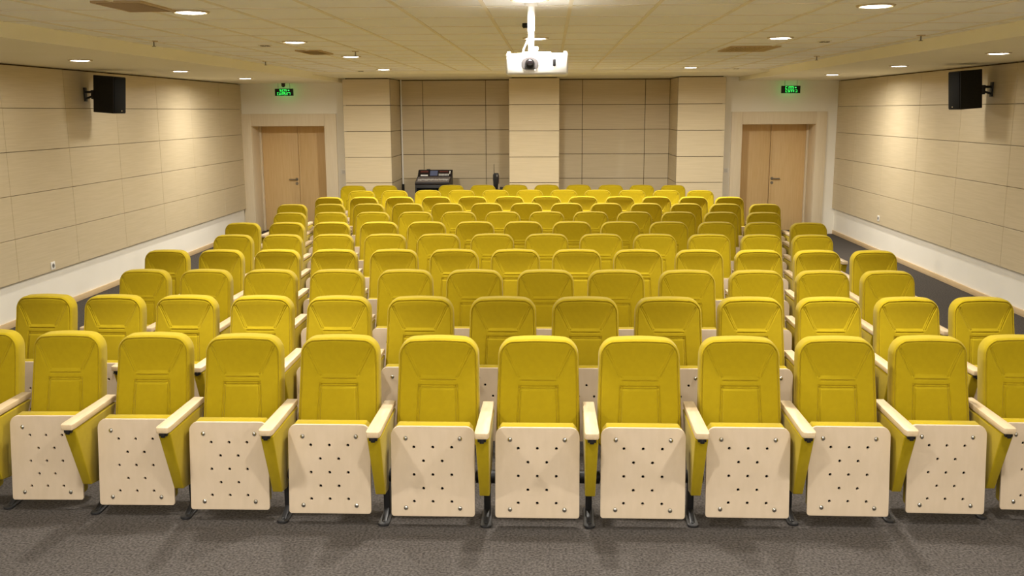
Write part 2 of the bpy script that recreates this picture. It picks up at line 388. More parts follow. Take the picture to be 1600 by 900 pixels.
# ------------------------------------------------------------------ auditorium seats
# row, column, x, y, turn, width and height factor of every seat
SEATS = [
 (1, 0, -3.173, 5.146, 0.0337, 0.8500, 0.9855, 0.2942), (1, 1, -2.670, 5.085, 0.0231, 0.8654, 0.9945, 0.2912), (1, 2, -2.161, 5.031, 0.0145, 0.9033, 1.0025, 0.2814),
 (1, 3, -1.650, 4.985, 0.0086, 0.9365, 1.0093, 0.2772),
 (1, 4, -1.120, 4.951, 0.0032, 0.9626, 1.0144, 0.2751), (1, 5, -0.588, 4.931, -0.0004, 0.9672, 1.0175, 0.2733), (1, 6, -0.060, 4.925, -0.0025, 0.9659, 1.0183, 0.2734),
 (1, 7, 0.470, 4.934, -0.0049, 0.9648, 1.0169, 0.2734),
 (1, 8, 0.997, 4.959, -0.0085, 0.9487, 1.0132, 0.2734), (1, 9, 1.509, 4.996, -0.0127, 0.9231, 1.0077, 0.2747), (1, 10, 2.013, 5.044, -0.0188, 0.8869, 1.0004, 0.2802),
 (1, 11, 2.505, 5.101, -0.0267, 0.8500, 0.9920, 0.2883),
 (2, 0, -3.381, 6.177, -0.0199, 0.8824, 0.9915, 0.2737), (2, 1, -2.898, 6.149, -0.0146, 0.8960, 0.9958, 0.2736), (2, 2, -2.399, 6.123, -0.0100, 0.9211, 0.9999, 0.2735),
 (2, 3, -1.889, 6.100, -0.0063, 0.9346, 1.0034, 0.2735),
 (2, 4, -1.375, 6.081, -0.0036, 0.9561, 1.0063, 0.2734), (2, 5, -0.839, 6.069, -0.0019, 0.9778, 1.0083, 0.2733), (2, 6, -0.303, 6.063, -0.0008, 0.9737, 1.0092, 0.2733),
 (2, 7, 0.227, 6.064, 0.0002, 0.9689, 1.0090, 0.2733),
 (2, 8, 0.759, 6.073, 0.0015, 0.9657, 1.0076, 0.2734), (2, 9, 1.286, 6.088, 0.0036, 0.9403, 1.0052, 0.2734), (2, 10, 1.790, 6.108, 0.0068, 0.9211, 1.0020, 0.2735),
 (2, 11, 2.295, 6.133, 0.0109, 0.9059, 0.9980, 0.2736),
 (2, 12, 2.781, 6.162, 0.0158, 0.8888, 0.9936, 0.2736), (3, 0, -3.134, 7.188, -0.0128, 0.8813, 0.9950, 0.2737), (3, 1, -2.650, 7.176, -0.0090, 0.8971, 0.9982, 0.2736),
 (3, 2, -2.146, 7.165, -0.0059, 0.9296, 1.0011, 0.2735),
 (3, 3, -1.626, 7.156, -0.0037, 0.9529, 1.0035, 0.2734), (3, 4, -1.101, 7.150, -0.0022, 0.9609, 1.0052, 0.2734), (3, 5, -0.573, 7.146, -0.0011, 0.9727, 1.0063, 0.2733),
 (3, 6, -0.034, 7.145, -0.0004, 0.9784, 1.0065, 0.2733),
 (3, 7, 0.499, 7.147, 0.0005, 0.9716, 1.0059, 0.2733), (3, 8, 1.031, 7.153, 0.0017, 0.9555, 1.0045, 0.2734), (3, 9, 1.549, 7.161, 0.0036, 0.9211, 1.0024, 0.2735),
 (3, 10, 2.045, 7.171, 0.0064, 0.8946, 0.9997, 0.2736),
 (3, 11, 2.532, 7.182, 0.0100, 0.8884, 0.9965, 0.2736), (4, 0, -3.384, 8.242, -0.0109, 0.8851, 0.9952, 0.2737), (4, 1, -2.898, 8.243, -0.0078, 0.8964, 0.9978, 0.2736),
 (4, 2, -2.399, 8.244, -0.0053, 0.9134, 1.0001, 0.2735),
 (4, 3, -1.893, 8.244, -0.0033, 0.9399, 1.0020, 0.2734), (4, 4, -1.365, 8.244, -0.0020, 0.9610, 1.0035, 0.2734), (4, 5, -0.838, 8.244, -0.0011, 0.9695, 1.0045, 0.2733),
 (4, 6, -0.302, 8.244, -0.0004, 0.9760, 1.0049, 0.2733),
 (4, 7, 0.232, 8.244, 0.0002, 0.9710, 1.0047, 0.2733), (4, 8, 0.762, 8.244, 0.0010, 0.9625, 1.0040, 0.2734), (4, 9, 1.288, 8.244, 0.0022, 0.9392, 1.0026, 0.2734),
 (4, 10, 1.795, 8.244, 0.0039, 0.9173, 1.0008, 0.2735),
 (4, 11, 2.297, 8.244, 0.0063, 0.8941, 0.9985, 0.2736), (4, 12, 2.779, 8.244, 0.0092, 0.8748, 0.9959, 0.2737), (5, 0, -3.136, 9.284, -0.0071, 0.8906, 0.9969, 0.2736),
 (5, 1, -2.647, 9.296, -0.0050, 0.9039, 0.9988, 0.2736),
 (5, 2, -2.142, 9.305, -0.0034, 0.9278, 1.0004, 0.2735), (5, 3, -1.626, 9.312, -0.0021, 0.9500, 1.0017, 0.2734), (5, 4, -1.098, 9.317, -0.0013, 0.9631, 1.0026, 0.2734),
 (5, 5, -0.569, 9.320, -0.0006, 0.9707, 1.0032, 0.2733),
 (5, 6, -0.034, 9.320, -0.0001, 0.9757, 1.0032, 0.2733), (5, 7, 0.500, 9.319, 0.0004, 0.9627, 1.0029, 0.2734), (5, 8, 1.022, 9.315, 0.0012, 0.9528, 1.0021, 0.2734),
 (5, 9, 1.546, 9.308, 0.0023, 0.9332, 1.0008, 0.2735),
 (5, 10, 2.048, 9.300, 0.0039, 0.9003, 0.9993, 0.2736), (5, 11, 2.537, 9.290, 0.0059, 0.8890, 0.9974, 0.2736), (6, 0, -3.374, 10.320, -0.0064, 0.8790, 0.9965, 0.2737),
 (6, 1, -2.891, 10.341, -0.0046, 0.8875, 0.9981, 0.2737),
 (6, 2, -2.397, 10.359, -0.0032, 0.9213, 0.9994, 0.2735), (6, 3, -1.876, 10.374, -0.0021, 0.9499, 1.0005, 0.2734), (6, 4, -1.353, 10.385, -0.0013, 0.9590, 1.0014, 0.2734),
 (6, 5, -0.824, 10.391, -0.0007, 0.9655, 1.0019, 0.2734),
 (6, 6, -0.295, 10.394, -0.0003, 0.9683, 1.0021, 0.2733), (6, 7, 0.237, 10.392, 0.0002, 0.9629, 1.0019, 0.2734), (6, 8, 0.761, 10.387, 0.0007, 0.9563, 1.0015, 0.2734),
 (6, 9, 1.286, 10.377, 0.0015, 0.9447, 1.0007, 0.2734),
 (6, 10, 1.799, 10.364, 0.0025, 0.9122, 0.9996, 0.2736), (6, 11, 2.290, 10.347, 0.0039, 0.8857, 0.9982, 0.2737), (6, 12, 2.773, 10.326, 0.0056, 0.8793, 0.9966, 0.2737),
 (7, 0, -3.138, 11.372, -0.0043, 0.8951, 0.9975, 0.2736),
 (7, 1, -2.646, 11.398, -0.0031, 0.9093, 0.9986, 0.2736), (7, 2, -2.139, 11.420, -0.0021, 0.9323, 0.9996, 0.2735), (7, 3, -1.622, 11.437, -0.0014, 0.9457, 1.0003, 0.2734),
 (7, 4, -1.101, 11.449, -0.0009, 0.9587, 1.0008, 0.2734),
 (7, 5, -0.571, 11.455, -0.0004, 0.9671, 1.0011, 0.2734), (7, 6, -0.041, 11.456, -0.0000, 0.9644, 1.0011, 0.2734), (7, 7, 0.487, 11.451, 0.0004, 0.9550, 1.0009, 0.2734),
 (7, 8, 1.007, 11.440, 0.0009, 0.9496, 1.0004, 0.2734),
 (7, 9, 1.529, 11.424, 0.0016, 0.9297, 0.9996, 0.2735), (7, 10, 2.028, 11.403, 0.0026, 0.9091, 0.9987, 0.2736), (7, 11, 2.527, 11.378, 0.0038, 0.9100, 0.9975, 0.2736),
 (8, 0, -3.391, 12.411, -0.0039, 0.9014, 0.9973, 0.2736),
 (8, 1, -2.897, 12.445, -0.0029, 0.9144, 0.9982, 0.2735), (8, 2, -2.388, 12.475, -0.0021, 0.9324, 0.9991, 0.2735), (8, 3, -1.874, 12.498, -0.0014, 0.9421, 0.9997, 0.2734),
 (8, 4, -1.355, 12.515, -0.0009, 0.9477, 1.0002, 0.2734),
 (8, 5, -0.834, 12.525, -0.0005, 0.9505, 1.0005, 0.2734), (8, 6, -0.312, 12.529, -0.0001, 0.9595, 1.0006, 0.2734), (8, 7, 0.218, 12.525, 0.0002, 0.9558, 1.0005, 0.2734),
 (8, 8, 0.736, 12.515, 0.0006, 0.9419, 1.0002, 0.2734),
 (8, 9, 1.251, 12.499, 0.0011, 0.9380, 0.9997, 0.2735), (8, 10, 1.765, 12.476, 0.0018, 0.9264, 0.9990, 0.2735), (8, 11, 2.267, 12.447, 0.0026, 0.9125, 0.9981, 0.2736),
 (8, 12, 2.766, 12.413, 0.0037, 0.9093, 0.9971, 0.2736),
 (9, 0, -3.137, 13.436, -0.0029, 0.9030, 0.9976, 0.2736), (9, 1, -2.642, 13.472, -0.0021, 0.9104, 0.9983, 0.2736), (9, 2, -2.138, 13.502, -0.0015, 0.9336, 0.9989, 0.2735),
 (9, 3, -1.618, 13.525, -0.0010, 0.9429, 0.9994, 0.2734),
 (9, 4, -1.104, 13.540, -0.0006, 0.9452, 0.9997, 0.2734), (9, 5, -0.581, 13.548, -0.0003, 0.9571, 0.9999, 0.2734), (9, 6, -0.054, 13.548, 0.0000, 0.9525, 0.9999, 0.2734),
 (9, 7, 0.464, 13.540, 0.0004, 0.9462, 0.9997, 0.2734),
 (9, 8, 0.983, 13.525, 0.0007, 0.9390, 0.9993, 0.2735), (9, 9, 1.493, 13.503, 0.0012, 0.9288, 0.9989, 0.2735), (9, 10, 2.002, 13.473, 0.0019, 0.9169, 0.9982, 0.2735),
 (9, 11, 2.499, 13.437, 0.0026, 0.9065, 0.9974, 0.2736),
 (10, 1, -2.893, 14.566, -0.0019, 0.9254, 0.9985, 0.2735), (10, 2, -2.387, 14.602, -0.0014, 0.9267, 0.9990, 0.2735), (10, 3, -1.878, 14.631, -0.0010, 0.9330, 0.9995, 0.2735),
 (10, 4, -1.364, 14.651, -0.0006, 0.9469, 0.9998, 0.2734),
 (10, 5, -0.840, 14.664, -0.0003, 0.9552, 0.9999, 0.2734), (10, 6, -0.316, 14.667, -0.0001, 0.9547, 1.0000, 0.2734), (10, 7, 0.207, 14.662, 0.0002, 0.9495, 0.9999, 0.2734),
 (10, 8, 0.725, 14.649, 0.0005, 0.9462, 0.9997, 0.2734),
 (10, 9, 1.245, 14.627, 0.0008, 0.9452, 0.9993, 0.2734), (10, 10, 1.761, 14.597, 0.0013, 0.9341, 0.9989, 0.2735), (10, 11, 2.268, 14.559, 0.0018, 0.9259, 0.9983, 0.2735),
 (11, 0, -3.229, 15.573, -0.0019, 0.9458, 0.9982, 0.2734),
 (11, 1, -2.712, 15.616, -0.0014, 0.9458, 0.9987, 0.2734), (11, 3, -1.627, 15.677, -0.0007, 0.9556, 0.9993, 0.2734), (11, 4, -1.104, 15.694, -0.0004, 0.9592, 0.9995, 0.2734),
 (11, 5, -0.576, 15.702, -0.0002, 0.9558, 0.9996, 0.2734),
 (11, 6, -0.056, 15.701, 0.0000, 0.9482, 0.9996, 0.2734), (11, 7, 0.464, 15.691, 0.0003, 0.9512, 0.9995, 0.2734), (11, 8, 0.987, 15.672, 0.0005, 0.9358, 0.9992, 0.2735),
 (11, 9, 1.489, 15.644, 0.0009, 0.9143, 0.9989, 0.2735),
 (11, 10, 1.989, 15.607, 0.0013, 0.9118, 0.9985, 0.2736),]


def seat_box(mb, x0, x1, y0, y1, z0, z1, bev, seg=3):
    return mb.box(x0, x1, y0, y1, z0, z1, None, bev, seg)

def pan_y(h):                    # plane of the folded seat's plywood face
    return -.37 - .05 * (.525 - h) / .45

def smooth01(t):
    t = max(0.0, min(1.0, t)); return t * t * (3 - 2 * t)

def backrest_mesh():
    h0, h1 = .36, .892
    rt, rb = .080, .03
    T = .105
    def halfw(h):
        return   .227 - .011 * max(0, (h - .5) / .4)
    def outline(h):
        w = halfw(h)
        if h > h1 - rt:
            d = h - (h1 - rt); return w - rt + math.sqrt(max(0, rt * rt - d * d))
        if h < h0 + rb:
            d = h0 + rb - h; return w - rb + math.sqrt(max(0, rb * rb - d * d))
        return w
    def sdf(x, h):               # inside distance to the outline
        w = halfw(h); r = rt if h > (h0 + h1) / 2 else rb
        cx = abs(x) - (w - r)
        cz = (h - (h1 - r)) if h > (h0 + h1) / 2 else ((h0 + r) - h)
        if cx > 0 and cz > 0: return r - math.hypot(cx, cz)
        return r - max(cx, cz)
    def plane(h):
        return -.052 - .25 * (.9 - h) - .85 * max(0, h - .735) ** 2
    def seg_d(x, h, a, b):
        ax, ay = a; bx, by = b
        t = max(0, min(1, ((x - ax) * (bx - ax) + (h - ay) * (by - ay)) / ((bx - ax) ** 2 + (by - ay) ** 2)))
        return math.hypot(x - ax - t * (bx - ax), h - ay - t * (by - ay))
    s = 1 / 1.017
    seams = []
    hb = .72 * s
    for d in (0, .013):
        seams.append(((.176 + d * .9, .862 * s), (.100 + d, hb + d * .2)))
    seams.append(((-.1, hb), (.1, hb))); seams.append(((-.094, hb - .015), (.094, hb - .015)))
    seams.append(((-.095, .676 * s), (.095, .676 * s))); seams.append(((-.103, .666 * s), (.103, .666 * s)))
    seams.append(((.095, .676 * s), (.106, .40))); seams.append(((.105, .680 * s), (.118, .40)))
    def front(x, h):
        d = sdf(x, h)
        y = plane(h)
        ax = abs(x)
        # soft crown of the padding
        y -= .012 * (1 - (x / .23) ** 2)
        r = .020
        if d < r: y += r * (1 - math.sqrt(max(0, 1 - (1 - d / r) ** 2)))
        # piped edge seam
        y += .0060 * math.exp(-((d - .016) / .0028) ** 2)
        y -= .0030 * math.exp(-((d - .009) / .003) ** 2)
        for a, c in seams:
            t = seg_d(ax if a[0] >= 0 and c[0] > 0 and a[0] > .05 and a != (-.1, hb) else x, h, a, c)
            if t < .018: y += .0060 * math.exp(-(t / .0032) ** 2)
        # sunk head panel, deepest along its lower edge
        if h > hb:
            k = (h - hb) / (.862 * s - hb)
            wx = .1 + .076 * k
            if ax < wx and k < 1.25:
                e = smooth01((wx - ax) / .012) * smooth01((h - hb) / .008)
                y += .012 * (1 - min(1, k)) * e
        # raised lumbar panel
        if h < .670 * s:
            e = smooth01((.107 - ax) / .012) * smooth01((.668 * s - h) / .012)
            y -= .004 * e
        return y
    nx, ny = 144, 160
    us = []
    for i in range(nx + 1):
        t = -1 + 2 * i / nx
        us.append(math.copysign(abs(t) ** .82, t) if abs(t) > 0 else 0)
    us = [t * (0.72 + .28 * (1 - abs(t))) / 0.72 if False else t for t in us]
    hs = []
    for j in range(ny + 1):
        t = j / ny
        tt = t
        hs.append(h0 + (h1 - h0) * tt)
    # extra rows near the rounded top
    extra = [h1 - .0007, h1 - .002, h1 - .0035]
    hs = sorted(set(hs + extra))
    bm = bmesh.new()
    F, R = [], []
    for h in hs:
        w = outline(h)
        fr, rr = [], []
        for u in us:
            x = u * w
            crown = .014 * (1 - (x / .21) ** 2) * smooth01((h - .74) / .15)
            z = h + crown
            d = sdf(x, h)
            fr.append(bm.verts.new((x, front(x, h), z)))
            rr_ = .03
            yb = plane(h) + T
            if d < rr_: yb -= rr_ * (1 - math.sqrt(max(0, 1 - (1 - d / rr_) ** 2)))
            rr.append(bm.verts.new((x, yb, z)))
        F.append(fr); R.append(rr)
    n = len(us)
    for j in range(len(hs) - 1):
        for i in range(n - 1):
            bm.faces.new((F[j][i], F[j][i + 1], F[j + 1][i + 1], F[j + 1][i]))
            bm.faces.new((R[j][i + 1], R[j][i], R[j + 1][i], R[j + 1][i + 1]))
        bm.faces.new((R[j][0], F[j][0], F[j + 1][0], R[j + 1][0]))
        bm.faces.new((F[j][-1], R[j][-1], R[j + 1][-1], F[j + 1][-1]))
    for i in range(n - 1):
        bm.faces.new((F[-1][i], F[-1][i + 1], R[-1][i + 1], R[-1][i]))
        bm.faces.new((R[0][i], R[0][i + 1], F[0][i + 1], F[0][i]))
    mb = MB(); mb.bm.free(); mb.bm = bm
    return mb.mesh('backrest', M['fabric'], angle=60)

def bounce_shell_mesh():  # unseen pale sheet, added to bounce light up to the ceiling
    """Added plywood bounce sheet covering the rear of the backrest."""
    mb = MB()
    def yb(h): return -.052 - .25 * (.9 - h) - .85 * max(0, h - .735) ** 2 + .105
    out = []
    w, r, z0, z1 = .200, .075, .385, .850
    def arc(cx, cz, rr, a0, a1, n):
        for i in range(n + 1):
            a = math.radians(a0 + (a1 - a0) * i / n); out.append((cx + rr * math.cos(a), cz + rr * math.sin(a)))
    arc(w - .03, z0 + .03, .03, -90, 0, 4)
    for i in range(1, 8): out.append((w, z0 + .03 + (z1 - r - z0 - .03) * i / 8))
    arc(w - r, z1 - r, r, 0, 90, 8); arc(-w + r, z1 - r, r, 90, 180, 8)
    for i in range(7, 0, -1): out.append((-w, z0 + .03 + (z1 - r - z0 - .03) * i / 8))
    arc(-w + .03, z0 + .03, .03, 180, 270, 4)
    rows_ = sorted(set(round(h, 5) for _, h in out))
    n = len(rows_)
    f = []; bk = []
    for h in rows_:
        xs = [x for x, hh in out if abs(hh - h) < 1e-4]
        a = max(abs(x) for x in xs)
        f.append([mb.bm.verts.new((sx_ * a, yb(h) - .004, h)) for sx_ in (-1, -.33, .33, 1)])
        bk.append([mb.bm.verts.new((sx_ * a, yb(h) + .010, h)) for sx_ in (-1, -.33, .33, 1)])
    for j in range(n - 1):
        for i in range(3):
            mb.bm.faces.new((f[j][i], f[j][i + 1], f[j + 1][i + 1], f[j + 1][i]))
            mb.bm.faces.new((bk[j][i], bk[j + 1][i], bk[j + 1][i + 1], bk[j][i + 1]))
        mb.bm.faces.new((f[j][0], f[j + 1][0], bk[j + 1][0], bk[j][0]))
        mb.bm.faces.new((f[j][3], bk[j][3], bk[j + 1][3], f[j + 1][3]))
    for i in range(3):
        mb.bm.faces.new((f[0][i], bk[0][i], bk[0][i + 1], f[0][i + 1]))
        mb.bm.faces.new((f[-1][i], f[-1][i + 1], bk[-1][i + 1], bk[-1][i]))
    return mb.mesh('bounce_shell', M['birch'])

def seat_panel_mesh():
    """Plywood face of the folded seat with its thirteen vent holes."""
    cu = bpy.data.curves.new('seat_panel', 'CURVE')
    cu.dimensions = '2D'; cu.fill_mode = 'BOTH'
    cu.extrude = .005; cu.bevel_depth = .0022; cu.bevel_resolution = 1
    def loop(pts):
        sp = cu.splines.new('POLY'); sp.points.add(len(pts) - 1)
        for p, (a, c) in zip(sp.points, pts): p.co = (a, c, 0, 1)
        sp.use_cyclic_u = True
    w, z0, z1 = .217, .078, .525
    pts = []
    def arc(cx, cz, r, a0, a1, n):
        for i in range(n + 1):
            a = math.radians(a0 + (a1 - a0) * i / n); pts.append((cx + r * math.cos(a), cz + r * math.sin(a)))
    arc(w - .012, z0 + .012, .012, -90, 0, 4); arc(w - .045, z1 - .045, .045, 0, 90, 10)
    arc(-w + .045, z1 - .045, .045, 90, 180, 10); arc(-w + .012, z0 + .012, .012, 180, 270, 4)
    loop(pts)
    for k, h in enumerate((.423, .354, .285, .216, .150)):
        for x in ((-.099, 0, .099) if k % 2 == 0 else (-.049, .049)):
            loop([(x + .0098 * math.cos(-2 * math.pi * i / 14), h + .0098 * math.sin(-2 * math.pi * i / 14)) for i in range(14)])
    o = bpy.data.objects.new('tmp', cu); C.objects.link(o)
    dg = bpy.context.evaluated_depsgraph_get()
    me = bpy.data.meshes.new_from_object(o.evaluated_get(dg))
    bpy.data.objects.remove(o)
    bm = bmesh.new(); bm.from_mesh(me)
    for v in bm.verts:
        x, h, t = v.co
        v.co = Vector((x, pan_y(h) + .007 - t, h))
    for f in bm.faces: f.material_index = 0
    mb = MB(); mb.bm.free(); mb.bm = bm; mb.mats = [M['birch']]
    k = mb.mi(M['hole'])
    q = [bm.verts.new((x, pan_y(h) + .0128, h)) for x, h in ((-.14, .12), (.14, .12), (.14, .45), (-.14, .45))]  # black sheet added behind the holes in place of their shade
    f = bm.faces.new(q); f.material_index = k
    return mb.mesh('seat_panel', None, angle=30)

def cushion_mesh():
    mb = MB()
    vs = mb.box(-.207, .207, 0, .082, .092, .532, None, .022, 4)
    for v in vs: v.co.y += pan_y(v.co.z) + .013
    # rounded top corners like the panel
    for v in vs:
        if v.co.z > .5 and abs(v.co.x) > .17:
            e = (abs(v.co.x) - .17) / .037
            v.co.z -= .028 * e * e * smooth01((v.co.z - .5) / .03)
    return mb.mesh('seat_cushion', M['fabric'], angle=50)

def bolt_mesh():
    mb = MB()
    mb.lathe([(.0001, -.007), (.005, -.0066), (.009, -.005), (.012, -.002), (.0125, .001)], n=16)
    for v in mb.bm.verts: v.co = Vector((v.co.x, v.co.z, v.co.y))
    return mb.mesh('bolt', M['chrome'], angle=60)

def armrest_mesh():
    mb = MB()
    pts = [(-.031, -.065), (.031, -.065), (.037, -.562), (.031, -.585), (-.031, -.585), (-.037, -.562)]
    mb.prism(pts, .538, .568, 'z', None, .005, 2)
    return mb.mesh('armrest', M['armwood'], angle=40)

def bracket_mesh():
    mb = MB()
    mb.box(-.021, .021, -.574, -.52, .520, .540, None, .003, 2)
    mb.box(-.011, .011, -.579, -.570, .514, .540, None, .003, 2)
    return mb.mesh('armrest_bracket', M['black'])

def arm_panel_mesh():
    mb = MB()
    pts = [(-.560, .530), (-.425, .190), (-.325, .174), (-.175, .40), (-.075, .530)]
    vs = mb.prism(pts, -.034, .034, 'x', None, .007, 3)
    for v in vs: v.co.x *= 1 - .22 * (.54 - v.co.z) / .35
    return mb.mesh('arm_panel', M['fabric'], angle=40)

def leg_mesh():
    mb = MB()
    mb.box(-.017, .017, -.255, -.195, .004, .47, None, .004, 2)
    return mb.mesh('leg', M['steel'])

def foot_mesh():
    mb = MB()
    out = [(-.026, -.14), (.026, -.14), (.030, -.36)]
    for i in range(9):
        a = math.pi * i / 8; out.append((.030 * math.cos(a), -.36 - .022 * math.sin(a)))
    out.append((-.030, -.36))
    o2 = []
    for p in out:
        if not o2 or (abs(p[0] - o2[-1][0]) + abs(p[1] - o2[-1][1])) > 1e-4: o2.append(p)
    mb.prism(o2, 0, .013, 'z', None, .003, 2)
    mb.prism([(-.38 + .03, .012), (-.19, .012), (-.19, .06), (-.24, .055)], -.014, .014, 'x', None, .003, 2)
    mb.cyl((0, -.345, .012), (0, -.345, .0165), .008, n=12)
    return mb.mesh('foot', M['steel'])

def hinge_mesh():
    mb = MB()
    mb.cyl((-.055, -.290, .240), (.055, -.290, .240), .034, n=24)
    mb.cyl((-.058, -.290, .240), (.058, -.290, .240), .022, n=24)
    return mb.mesh('hinge', M['black'])

ME = dict(backrest=backrest_mesh(), bounce_shell=bounce_shell_mesh(), seat_panel=seat_panel_mesh(), seat_cushion=cushion_mesh(), bolt=bolt_mesh(),
          armrest=armrest_mesh(), armrest_bracket=bracket_mesh(), arm_panel=arm_panel_mesh(), leg=leg_mesh(), foot=foot_mesh(), hinge=hinge_mesh())
ORD = ['first', 'second', 'third', 'fourth', 'fifth', 'sixth', 'seventh', 'eighth', 'ninth', 'tenth', 'eleventh', 'twelfth', 'thirteenth']

def stand(root, x, r):
    """One armrest stand: wooden rest, upholstered side, leg and foot."""
    a = link('armrest', ME['armrest'], root, (x, 0, 0))
    if r <= 5: link('armrest_bracket', ME['armrest_bracket'], a)
    link('arm_panel', ME['arm_panel'], root, (x, 0, 0))
    l = link('leg', ME['leg'], root, (x, 0, 0))
    if r <= 4:
        link('foot', ME['foot'], l)
        link('hinge', ME['hinge'], root, (x, 0, 0))

def seat_label(r, pos, n):
    row = {1: 'front row', 11: 'rearmost row'}.get(r, ORD[r - 1] + ' row from the front')
    if r == 1 and pos == 0: return 'folded mustard auditorium chair cut off by the left picture edge, front row'
    if r == 1 and pos == n - 1: return 'folded mustard auditorium chair cut off by the right picture edge, front row'
    if pos == 0: return 'folded mustard auditorium chair at the left end of the %s' % row
    if pos == n - 1: return 'folded mustard auditorium chair at the right end of the %s' % row
    if pos * 2 < n: return 'folded mustard auditorium chair, %s from the left in the %s' % (ORD[pos], row)
    return 'folded mustard auditorium chair, %s from the right in the %s' % (ORD[n - 1 - pos], row)

rows = {}
for s_ in SEATS: rows.setdefault(s_[0], []).append(s_)
for r, lst in rows.items():
    lst.sort(key=lambda q: q[1])
    for i, (_, k, X, Y, rot, sx, sz, arm) in enumerate(lst):
        root = thing('auditorium_chair', seat_label(r, i, len(lst)), 'chair', (X, Y, 0), rot, 'mustard auditorium chairs in rows')
        root.scale = (sx, 1, sz)
        link('bounce_shell', ME['bounce_shell'], link('backrest', ME['backrest'], root))
        c = link('seat_cushion', ME['seat_cushion'], root)
        p = link('seat_panel', ME['seat_panel'], c)
        if r <= 2:
            for bx in (-.142, .142):
                for bh in (.467, .118):
                    link('bolt', ME['bolt'], p, (bx, pan_y(bh) + .0, bh))
        stand(root, -arm, r)
        if i == len(lst) - 1 or lst[i + 1][1] != k + 1: stand(root, arm, r)

# ------------------------------------------------------------------ ceiling downlights
def downlight(x, y, z, label, rad=.097):
    t = thing('downlight', label, 'ceiling light', (x, y, z), 0, 'round recessed downlights')
    mb = MB(); mb.lathe([(rad - .010, .004), (rad - .012, -.004), (rad - .004, -.010), (rad + .006, -.008), (rad + .012, 0), (rad + .010, .004)])
    mb.build('rim', M['bezel'], t)
    mb = MB(); r = rad - .010
    mb.lathe([(r, .003), (r, -.002), (r * .93, -.007), (r * .75, -.011), (r * .4, -.013), (.001, -.0135)])
    mb.build('diffuser', M['glow'], t)
    ld = bpy.data.lights.new('downlight_lamp', 'AREA')
    ld.shape = 'DISK'; ld.size = 2 * r * S; ld.energy = (SOFFIT_W * (3.4 if y > 13 else 1 if y > 8 else .5)) if z < ZC else (REAR_W if y > 13 else .55 * LAMP_W if -1 < x < 1 and y > 7 else STAGE_W if y < 4 else LAMP_W); ld.color = LAMP_COLOR
    ld.spread = math.radians(150 if z == ZC and -.5 < y < 13 else 172)
    lo = bpy.data.objects.new('lamp', ld); C.objects.link(lo)
    lo.parent = t; lo.location = (0, 0, -.017 * S)
    return t
LIGHTS = [
    (-2.10, 5.68, ZC, 'round downlight in the tiled ceiling beside the large brown vent'),
    (-2.14, 8.13, ZC, 'round downlight in the tiled ceiling just before the small left vent'),
    (-2.12, 10.32, ZC, 'round downlight in the tiled ceiling just behind the small left vent'),
    (-2.32, 13.50, ZC, 'small round downlight at the far left end of the tiled ceiling'),
    (-0.11, 5.20, ZC, 'bright round downlight right above the projector pole, cut by the picture top'),
    (-0.12, 7.92, ZC, 'round downlight half hidden behind the projector pole'),
    (1.84, 5.67, ZC, 'round downlight in the tiled ceiling near the right picture top'),
    (1.87, 8.08, ZC, 'round downlight in the tiled ceiling just before the right louvred vent'),
    (1.92, 13.47, ZC, 'small round downlight at the far right end of the tiled ceiling'),
    (-4.30, 8.78, ZS, 'round downlight in the left soffit before the wall speaker'),
    (-4.30, 11.18, ZS, 'middle one of three round downlights in the left soffit'),
    (-4.34, 13.70, ZS, 'round downlight in the left soffit nearest the exit sign'),
    (3.89, 8.67, ZS, 'round downlight in the right soffit above the wall speaker'),
    (3.88, 11.05, ZS, 'middle one of three round downlights in the right soffit'),
    (3.88, 13.60, ZS, 'round downlight in the right soffit nearest the exit sign')]
for q in LIGHTS: downlight(*q)
# unseen downlights: rows continued over the stage, and more added to brighten the room
UNSEEN_LIGHTS = [(-2.1, 3.2, ZC), (-2.1, .7, ZC), (-.11, 2.5, ZC), (-.11, 0.0, ZC), (1.85, 3.2, ZC), (1.85, .7, ZC),
         (-4.3, 6.3, ZS), (-4.3, 3.9, ZS), (-4.3, 1.5, ZS), (3.89, 6.25, ZS), (3.89, 3.85, ZS), (3.89, 1.45, ZS), (-.11, 10.6, ZC), (-.11, 13.3, ZC),  # last two: unseen, added behind the projector to light the rear
         (-2.8, -1.1, ZC), (-1.1, -1.1, ZC), (.7, -1.1, ZC), (2.4, -1.1, ZC)]  # row added behind the camera to bounce light onto the ceiling
for x, y, z in UNSEEN_LIGHTS: downlight(x, y, z, 'unseen round downlight added in the ceiling')

